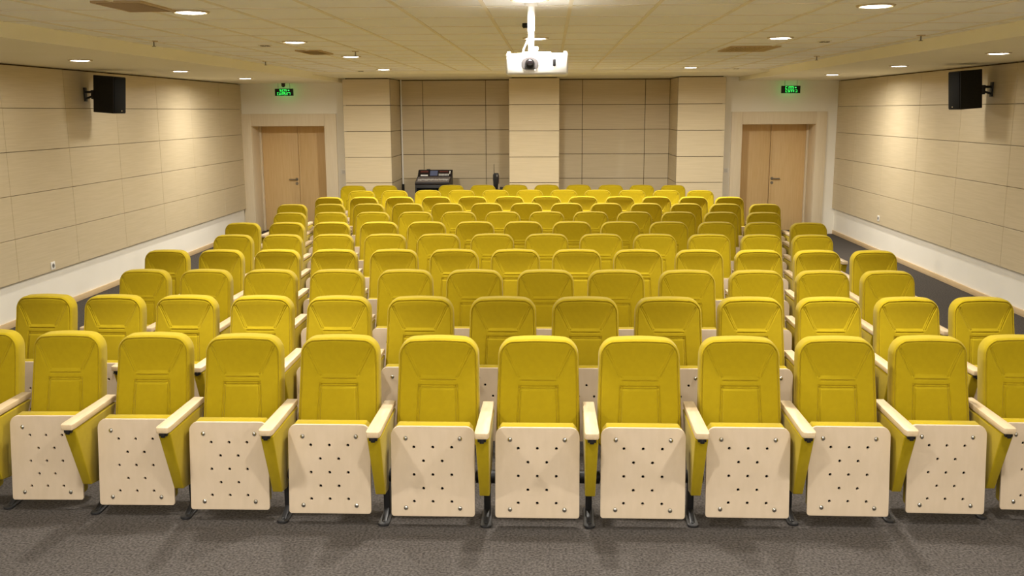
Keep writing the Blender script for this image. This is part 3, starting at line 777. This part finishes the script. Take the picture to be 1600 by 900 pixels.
# ------------------------------------------------------------------ ceiling vents and fittings
def vent(x0, x1, y0, y1, label, along='x', n=10):
    t = thing('ceiling_vent', label, 'vent', ((x0 + x1) / 2, (y0 + y1) / 2, ZC), 0, 'brown ceiling vents')
    hx, hy = (x1 - x0) / 2, (y1 - y0) / 2
    mb = MB(); f = .02
    mb.box(-hx, hx, -hy, -hy + f, -.012, .002, bev=.002); mb.box(-hx, hx, hy - f, hy, -.012, .002, bev=.002)
    mb.box(-hx, -hx + f, -hy + f, hy - f, -.012, .002, bev=.002); mb.box(hx - f, hx, -hy + f, hy - f, -.012, .002, bev=.002)
    mb.build('frame', M['vent'], t)
    mb = MB(); mb.box(-hx + f, hx - f, -hy + f, hy - f, -.003, .001); mb.build('duct', M['ventdark'], t)
    mb = MB()
    for i in range(n):
        if along == 'x':
            c = -hx + f + (2 * hx - 2 * f) * (i + .5) / n
            mb.box(c - .002, c + .010, -hy + f, hy - f, -.011, -.008, rot=Matrix.Rotation(.6, 3, 'Y'))
        else:
            c = -hy + f + (2 * hy - 2 * f) * (i + .5) / n
            mb.box(-hx + f, hx - f, c - .008, c + .008, -.011, -.008, rot=Matrix.Rotation(.6, 3, 'X'))
    mb.build('slats', M['vent'], t)
vent(-2.42, -2.15, 5.10, 5.58, 'large brown louvred vent at the top left of the tiled ceiling', 'y', 14)
vent(-2.43, -2.19, 9.22, 9.80, 'small brown louvred vent between two downlights, left half of ceiling', 'x', 8)
vent(1.66, 2.12, 9.10, 9.82, 'brown louvred vent behind the downlight, right half of ceiling', 'x', 10)
vent(1.90, 2.22, 4.85, 5.18, 'brown louvred vent cut by the picture top, beside the right downlight', 'x', 12)

def sprinkler(x, y, label):
    t = thing('sprinkler', label, 'sprinkler', (x, y, ZC), 0, 'ceiling sprinklers')
    mb = MB(); mb.lathe([(.001, -.006), (.032, -.005), (.036, 0)], n=20); mb.build('rosette', M['vent'], t)
    mb = MB(); mb.cyl((0, 0, -.004), (0, 0, -.042), .006, n=10); mb.cyl((0, 0, -.042), (0, 0, -.046), .016, n=14); mb.build('nozzle', M['grey'], t)
sprinkler(-3.26, 7.94, 'small sprinkler beside the left soffit, above the wall speaker')
sprinkler(-3.30, 11.2, 'small sprinkler beside the left soffit, far along the tiled ceiling')
sprinkler(-1.90, 9.47, 'small sprinkler above the downlight behind the left vent')
sprinkler(2.95, 7.95, 'small sprinkler beside the right soffit, in line with the right speaker')
sprinkler(2.93, 10.9, 'small sprinkler beside the right soffit, farther from the camera')

def detector(x, y, label, w=.05):
    t = thing('ceiling_socket', label, 'ceiling fitting', (x, y, ZC), 0, 'dark ceiling fittings')
    mb = MB(); mb.box(-w, w, -.05, .05, -.008, .001, bev=.003); mb.build('cover_plate', M['tbar'], t)
    mb = MB(); mb.box(-w * .75, -.005, -.035, .035, -.012, -.006, bev=.002); mb.box(.006, w * .75, -.035, .035, -.012, -.006, bev=.002); mb.build('insert', M['black'], t)
detector(-2.50, 8.50, 'small black twin fitting on the ceiling left of the small vent')
detector(-2.72, 13.9, 'tiny dark fitting beside the farthest left downlight of the tiled ceiling', .045)
detector(2.62, 13.9, 'tiny dark fitting beside the farthest right downlight of the tiled ceiling', .045)
detector(2.35, 8.52, 'small black twin fitting on the ceiling right of the louvred vent')
tag_o = thing('ceiling_camera', 'tiny black and white ring fitting beside the projector pole', 'camera', (-.165, 6.62, ZC))
mb = MB(); mb.lathe([(.026, .001), (.028, -.02), (.020, -.032), (.016, -.030)], n=20); mb.build('housing', M['black'], tag_o)
mb = MB(); mb.lathe([(.016, -.028), (.010, -.034), (.001, -.035)], n=16); mb.build('lens', M['white'], tag_o)

# ------------------------------------------------------------------ projector on its pole
PX, PY = -.072, 5.40
pr = thing('projector', 'white projector with round dark lens hanging from the ceiling', 'projector', (PX, PY, ZC))
zt, zb = EYE + .303 - ZC, EYE + .190 - ZC
mb = MB(); mb.box(-.167, .167, -.18, .10, zb, zt, bev=.012, seg=3); body = mb.build('body', M['white'], pr)
for fx in (-.152, .152):
    mb = MB(); mb.cyl((fx, -.155, zt - .004), (fx, -.155, zt + .010), .013, .009, n=16); mb.build('foot', M['white'], pr)
mb = MB(); mb.box(-.075, .075, -.12, .04, zt - .002, zt + .010, bev=.004); mb.build('mount_plate', M['white'], pr)
mb = MB()
lx, lz = -.038, zb + .058
n = 28
ov = []
for i in range(n):
    a = 2 * math.pi * i / n
    ov.append((lx + .046 * math.copysign(abs(math.cos(a)) ** .8, math.cos(a)), lz + .034 * math.copysign(abs(math.sin(a)) ** .8, math.sin(a))))
mb.prism(ov, -.1835, -.165, 'y', None, .002, 1); mb.build('lens_surround', M['lensgrey'], body)
mb = MB()
mb.cyl((lx, -.165, lz), (lx, -.190, lz), .028, .026, n=28); mb.build('lens_ring', M['black'], body)
mb = MB()
vs = mb.sphere((lx, -.188, lz), .021, None, 20, 12, (1, .35, 1)); mb.build('lens', M['lens'], body)
mb = MB(); mb.box(.083, .101, -.1835, -.17, lz - .014, lz + .026, bev=.006, seg=3); mb.build('sensor_window', M['black'], body)
mb = MB(); mb.box(lx - .028, lx + .028, -.1845, -.17, lz - .036, lz - .030, bev=.002); mb.build('lens_lever', M['fader'], body)
mb = MB(); mb.cyl((-.035, 0, 0), (-.035, 0, -.15), .0195, n=24); mb.cyl((-.035, 0, -.145), (-.035, 0, zt + .004), .0165, n=24)
mb.cyl((-.035, 0, -.018), (-.035, 0, .002), .034, .040, n=24)
mb.build('pole', M['white'], pr)
mb = MB(); mb.box(-.016, .004, -.012, .012, zt + .022, zt + .044, bev=.003); mb.build('clamp_knob', M['white'], pr)
mb = MB()
cpts = [Vector((-.052, -.005, -.19)), Vector((-.062, -.01, -.215)), Vector((-.075, -.015, -.245)), Vector((-.082, -.02, zt + .004))]
for a, c in zip(cpts, cpts[1:]): mb.cyl(a, c, .0045, n=10); mb.sphere(c, .0045, None, 8, 6)
mb.build('cable', M['white'], pr)

# ------------------------------------------------------------------ wall loudspeakers
def speaker(side, label):
    """Black box tilted slightly down, on a bracket from the side wall."""
    s = side                                  # +1 hangs on the left wall and faces +x
    wx = XL if s > 0 else XR
    yc = 10.86 if s > 0 else 10.78
    t = thing('loudspeaker', label, 'loudspeaker', (wx, yc, EYE + .205), 0, 'black wall loudspeakers')
    rot = Matrix.Rotation(s * math.radians(4.5), 3, 'Y')
    ab = (s * .30, 0, 0)
    mb = MB(); mb.box(s * .175, s * .405, -.16, .155, -.205, .205, None, .006, 2, rot, ab) if s > 0 else mb.box(-.405, -.175, -.16, .155, -.205, .205, None, .006, 2, rot, ab)
    body = mb.build('cabinet', M['speaker'], t)
    mb = MB(); x0, x1 = sorted((s * .400, s * .412)); mb.box(x0, x1, -.148, .143, -.195, .195, None, .004, 2, rot, ab); mb.build('grille', M['grille'], body)
    mb = MB(); x0, x1 = sorted((s * .411, s * .4145)); mb.box(x0, x1, .02, .05, -.182, -.170, None, .001, 1, rot, ab); mb.build('badge', M['chrome'], body)
    mb = MB(); x0, x1 = sorted((0, s * .016)); mb.box(x0, x1, -.03, .03, -.075, .08, None, .003, 2)
    mb.cyl((s * .01, 0, .03), (s * .10, -.01, .03), .014, n=14)
    mb.cyl((s * .01, 0, -.045), (s * .10, -.01, -.015), .012, n=14)
    x0, x1 = sorted((s * .085, s * .185)); mb.box(x0, x1, -.035, .02, -.05, .05, None, .006, 2)
    mb.build('bracket', M['steel'], t)
speaker(1, 'black loudspeaker on a bracket high on the left panelled wall')
speaker(-1, 'black loudspeaker on a bracket high on the right panelled wall')

# ------------------------------------------------------------------ green exit signs
def sign(x, label, rows_of_strokes, rods):
    yc = YR - .16
    t = thing('exit_sign', label, 'exit sign', (x, yc, EYE + .33), 0, 'green lit exit signs')
    mb = MB(); mb.box(-.155, .155, -.018, .018, -.060, .060, None, .004, 2); mb.build('sign_case', M['signblack'], t)
    mb = MB()
    for (a, c, d, e) in rows_of_strokes: mb.box(a, c, -.0195, -.016, d, e)
    mb.build('lettering', M['green'], t)
    mb = MB()
    for rx in (-.1, .1): mb.cyl((rx, 0, .058), (rx, 0, ZS - EYE - .33 + .001), .003, n=8)
    mb.build('hanger', M['grey'], t)
    ld = bpy.data.lights.new('sign_lamp', 'AREA'); ld.shape = 'RECTANGLE'; ld.size = .28; ld.size_y = .08
    ld.energy = .09; ld.color = (.15, 1.0, .25)
    lo = bpy.data.objects.new('lamp', ld); C.objects.link(lo); lo.parent = t; lo.location = (0, .022 * S, 0); lo.rotation_euler = (math.pi / 2, 0, 0)
    return t
def glyphs(spec, z0, h):
    """Blurred little letters: (x, width, form) -> strokes."""
    out = []
    w_ = .0052
    for x, w, form in spec:
        if form == 'I': out.append((x, x + w_, z0, z0 + h))
        elif form == 'dot': out.append((x, x + w, z0 + h * .3, z0 + h * .8))
        elif form == 'C': out += [(x, x + w_, z0, z0 + h), (x, x + w, z0 + h - w_, z0 + h), (x, x + w, z0, z0 + w_)]
        elif form == 'D': out += [(x + w - w_, x + w, z0, z0 + h), (x, x + w, z0 + h - w_, z0 + h), (x, x + w, z0, z0 + w_)]
        elif form == 'N': out += [(x, x + w_, z0, z0 + h), (x + w - w_, x + w, z0, z0 + h), (x, x + w, z0 + h - w_, z0 + h)]
        elif form == 'S': out += [(x, x + w, z0 + h - w_, z0 + h), (x, x + w, z0 + h / 2 - w_ / 2, z0 + h / 2 + w_ / 2), (x, x + w, z0, z0 + w_), (x, x + w_, z0 + h / 2, z0 + h), (x + w - w_, x + w, z0, z0 + h / 2)]
        elif form == 'U': out += [(x, x + w_, z0, z0 + h), (x + w - w_, x + w, z0, z0 + h), (x, x + w, z0, z0 + w_)]
        elif form == '-': out.append((x, x + w, z0 + h * .35, z0 + h * .65))
    return out
left_sign = glyphs([(-.07, .03, 'S'), (-.025, .026, 'C'), (.006, .03, 'N'), (.040, .008, 'I'), (.068, .026, 'dot')], .010, .036) + \
            glyphs([(-.115, .024, 'C'), (-.082, .024, 'U'), (-.045, .008, 'I'), (-.030, .026, 'N'), (.002, .026, 'S'), (.040, .01, 'I'), (.056, .05, 'N')], -.046, .042)
right_sign = glyphs([(-.09, .026, 'C'), (-.045, .008, 'I'), (-.03, .028, 'N'), (.005, .028, 'N'), (.040, .008, 'I'), (.064, .024, 'dot')], .008, .040) + \
             glyphs([(-.085, .026, 'C'), (-.05, .026, 'S'), (-.018, .028, 'N'), (.016, .026, 'N'), (.048, .008, 'I'), (.068, .034, 'D')], -.044, .040)
sign(-4.50, 'black exit sign with green lettering above the left door', left_sign, True)
sign(3.975, 'black exit sign with green lettering above the right door', right_sign, True)
t = thing('dome_camera', 'small black ball camera hanging above the left exit sign', 'camera', (-4.50, YR - .20, ZS))
mb = MB(); mb.cyl((0, 0, -.012), (0, 0, .001), .035, n=20); mb.build('ceiling_plate', M['black'], t)
mb = MB(); mb.sphere((0, 0, -.032), .034); mb.build('ball', M['lens'], t)

# ------------------------------------------------------------------ mixing desk, antenna unit, pipe in the left recess
MX0, MX1, MY0, MY1 = -2.29, -1.70, 16.10, 16.66
ZD = EYE - 1.225
t = thing('mixer_stand', 'black stand carrying the mixing desk in the left recess', 'stand', ((MX0 + MX1) / 2, (MY0 + MY1) / 2, 0))
hw, hd = (MX1 - MX0) / 2, (MY1 - MY0) / 2
mb = MB(); mb.box(-hw, hw, -hd, hd, .03, ZD, bev=.01, seg=2); mb.build('case', M['black'], t)
mb = MB(); mb.box(-hw + .03, hw - .03, -hd - .006, -hd + .004, .09, ZD - .05, bev=.004); mb.build('front_panel', M['hole'], t)
for fx in (-hw + .06, hw - .06):
    for fy in (-hd + .06, hd - .06):
        mb = MB(); mb.cyl((fx, fy, 0), (fx, fy, .032), .022, n=14); mb.build('caster', M['black'], t)
t = thing('mixing_desk', 'black and grey audio mixing desk with small screen behind the rear chairs', 'mixing desk', ((MX0 + MX1) / 2, (MY0 + MY1) / 2, ZD))
# side profile of the desk: shallow tilted fader bed, steeper display bridge
prof = [(-hd, 0), (-hd, .045), (hd * .25, .115), (hd * .72, .225), (hd, .225), (hd, 0)]
mb = MB(); mb.prism([(a, c) for a, c in prof], -hw, hw, 'x', None, .006, 2); desk = mb.build('chassis', M['consoledark'], t)
def on_bed(mb, x0, x1, f0, f1, h=.004, mat=None):
    """patch on the tilted fader bed, f from 0 (front) to 1 (foot of the bridge)"""
    L0, L1 = Vector((0, -hd, .045)), Vector((0, hd * .25, .115))
    d = L1 - L0; nrm = Vector((0, -d.z, d.y)).normalized()
    a, c = L0 + d * f0, L0 + d * f1
    patch(mb, x0, x1, a, c, nrm, h, mat)
def on_bridge(mb, x0, x1, f0, f1, h=.004, mat=None):
    L0, L1 = Vector((0, hd * .25, .115)), Vector((0, hd * .72, .225))
    d = L1 - L0; nrm = Vector((0, -d.z, d.y)).normalized()
    a, c = L0 + d * f0, L0 + d * f1
    patch(mb, x0, x1, a, c, nrm, h, mat)
def patch(mb, x0, x1, a, c, nrm, h, mat):
    bm = mb.bm
    lo = [Vector((x0, a.y, a.z)), Vector((x1, a.y, a.z)), Vector((x1, c.y, c.z)), Vector((x0, c.y, c.z))]
    lo = [v - nrm * .002 for v in lo]
    hi = [v + nrm * (h + .002) for v in lo]
    A = [bm.verts.new(v) for v in lo]; B = [bm.verts.new(v) for v in hi]
    fs = [bm.faces.new(A[::-1]), bm.faces.new(B)] + [bm.faces.new((A[i], A[(i + 1) % 4], B[(i + 1) % 4], B[i])) for i in range(4)]
    if mat is not None:
        for f in fs: f.material_index = mb.mi(mat)
mb = MB(); on_bed(mb, -hw + .015, hw - .02, .03, .97, .003); mb.build('fader_bed', M['console'], desk)
mb = MB(); on_bed(mb, -hw + .01, hw - .015, 0.0, .07, .006); mb.build('front_edge', M['lensgrey'], desk)
mb = MB()
for i in range(24):
    x = -hw + .04 + i * (2 * hw - .09) / 23
    on_bed(mb, x, x + .011, .25 + .16 * random.random(), .47 + .1 * random.random(), .010)
mb.build('faders', M['fader'], desk)
mb = MB()
for i in range(20):
    x = -hw + .05 + i * (2 * hw - .11) / 19
    on_bed(mb, x, x + .009, .70, .86, .008)
mb.build('buttons', M['consoledark'], desk)
mb = MB(); on_bridge(mb, -.085, .045, .16, .86, .003); mb.build('screen', M['screen'], desk)
mb = MB(); on_bridge(mb, -hw + .05, -.12, .10, .28, .004); mb.build('meter_strip', M['fader'], desk)
mb = MB(); on_bridge(mb, -hw + .04, -.12, .62, .84, .003); on_bridge(mb, .075, hw - .07, .66, .82, .003); mb.build('trim_strip', M['maroon'], desk)
mb = MB()
for i in range(9):
    x = .07 + i * .020
    on_bridge(mb, x, x + .011, .14, .40, .007)
on_bridge(mb, hw - .045, hw - .03, .40, .80, .006)
mb.build('knobs', M['fader'], desk)
mb = MB(); mb.box(-hw * .52, -hw * .32, hd * .66, hd * .9, .222, .236, bev=.004); mb.build('lamp_clip', M['black'], desk)

t = thing('antenna_unit_table', 'dark low cabinet behind the rear row beside the middle pillar', 'cabinet', (-.90, 16.55, 0))
mb = MB(); mb.box(-.16, .155, -.18, .20, .02, EYE - 1.345, bev=.006); mb.build('case', M['black'], t)
mb = MB(); mb.box(-.14, .135, -.186, -.176, .06, EYE - 1.40, bev=.004); mb.build('door', M['consoledark'], t)
t = thing('wireless_handset', 'black upright wireless handset with thin aerial beside the middle pillar', 'radio', (-.932, 16.42, EYE - 1.345))
mb = MB()
pf = [(-.036, 0), (.030, 0), (.036, .10), (.044, .20), (.044, .285), (.036, .297), (-.036, .297), (-.050, .27), (-.052, .20), (-.044, .10)]
mb.prism(pf, -.035, .035, 'y', None, .006, 2); bdy = mb.build('case', M['black'], t)
mb = MB(); mb.cyl((-.032, 0, .29), (-.032, 0, .45), .0055, .004, n=10); mb.build('aerial', M['black'], t)
mb = MB(); mb.box(.043, .052, -.012, .012, .11, .26, bev=.003); mb.build('side_strip', M['maroon'], bdy)
mb = MB(); mb.box(.008, .034, -.037, -.033, .235, .275, bev=.002); mb.build('display', M['grey'], bdy)
t = thing('small_box', 'small dark box on the cabinet beside the wireless handset', 'box', (-.835, 16.47, EYE - 1.345))
mb = MB(); mb.box(-.035, .045, -.05, .05, 0, .055, bev=.005); mb.build('case', M['consoledark'], t)
mb = MB(); mb.box(-.025, .035, -.052, -.048, .012, .04, bev=.001); mb.build('front_plate', M['black'], t)

t = thing('wall_pipe', 'thin white vertical pipe with black end in the left recess corner', 'pipe', (PLX[1] + .025, YW - .02, 0))
mb = MB(); mb.cyl((0, 0, EYE - 1.28), (0, 0, ZSR + .001), .013, n=14); mb.build('conduit', M['white'], t)
mb = MB(); mb.cyl((0, 0, 0), (0, 0, EYE - 1.275), .020, n=14); mb.build('sleeve', M['black'], t)

# ------------------------------------------------------------------ sockets and switches
def wall_plate(name, cat, loc, label, axis, dark=True):
    t = thing(name, label, cat, loc)
    mb = MB()
    if axis in ('+x', '-x'):
        s = 1 if axis == '+x' else -1
        x0, x1 = sorted((0, s * .010)); mb.box(x0, x1, -.042, .042, -.042, .042, None, .004, 2); pl = mb.build('plate', M['white'], t)
        mb = MB(); mb.cyl((s * .009, 0, 0), (s * .0115, 0, 0), .024, n=24); mb.build('socket_well' if name == 'wall_socket' else 'rocker', M['grey'], pl)
        if dark:
            mb = MB()
            for dy in (-.009, .009): mb.cyl((s * .0113, dy, 0), (s * .0125, dy, 0), .004, n=10)
            mb.build('pin_holes', M['hole'], pl)
    else:
        mb.box(-.042, .042, -.010, 0, -.042, .042, None, .004, 2); pl = mb.build('plate', M['white'], t)
        mb = MB(); mb.box(-.024, .024, -.014, -.008, -.028, .028, None, .003, 1); mb.build('rocker', M['fader'], pl)
wall_plate('wall_socket', 'socket', (XL, 9.82, EYE - 1.598), 'white socket low on the left panelled wall', '+x')
wall_plate('wall_socket', 'socket', (XR, 14.08, EYE - 1.567), 'white socket low on the right panelled wall', '-x')
wall_plate('light_switch', 'switch', (-3.575, YR, EYE - 1.02), 'white light switch between the left door and the left pillar', '-y')
wall_plate('light_switch', 'switch', (2.985, YR, EYE - 1.01), 'white light switch between the right door and the right pillar', '-y')
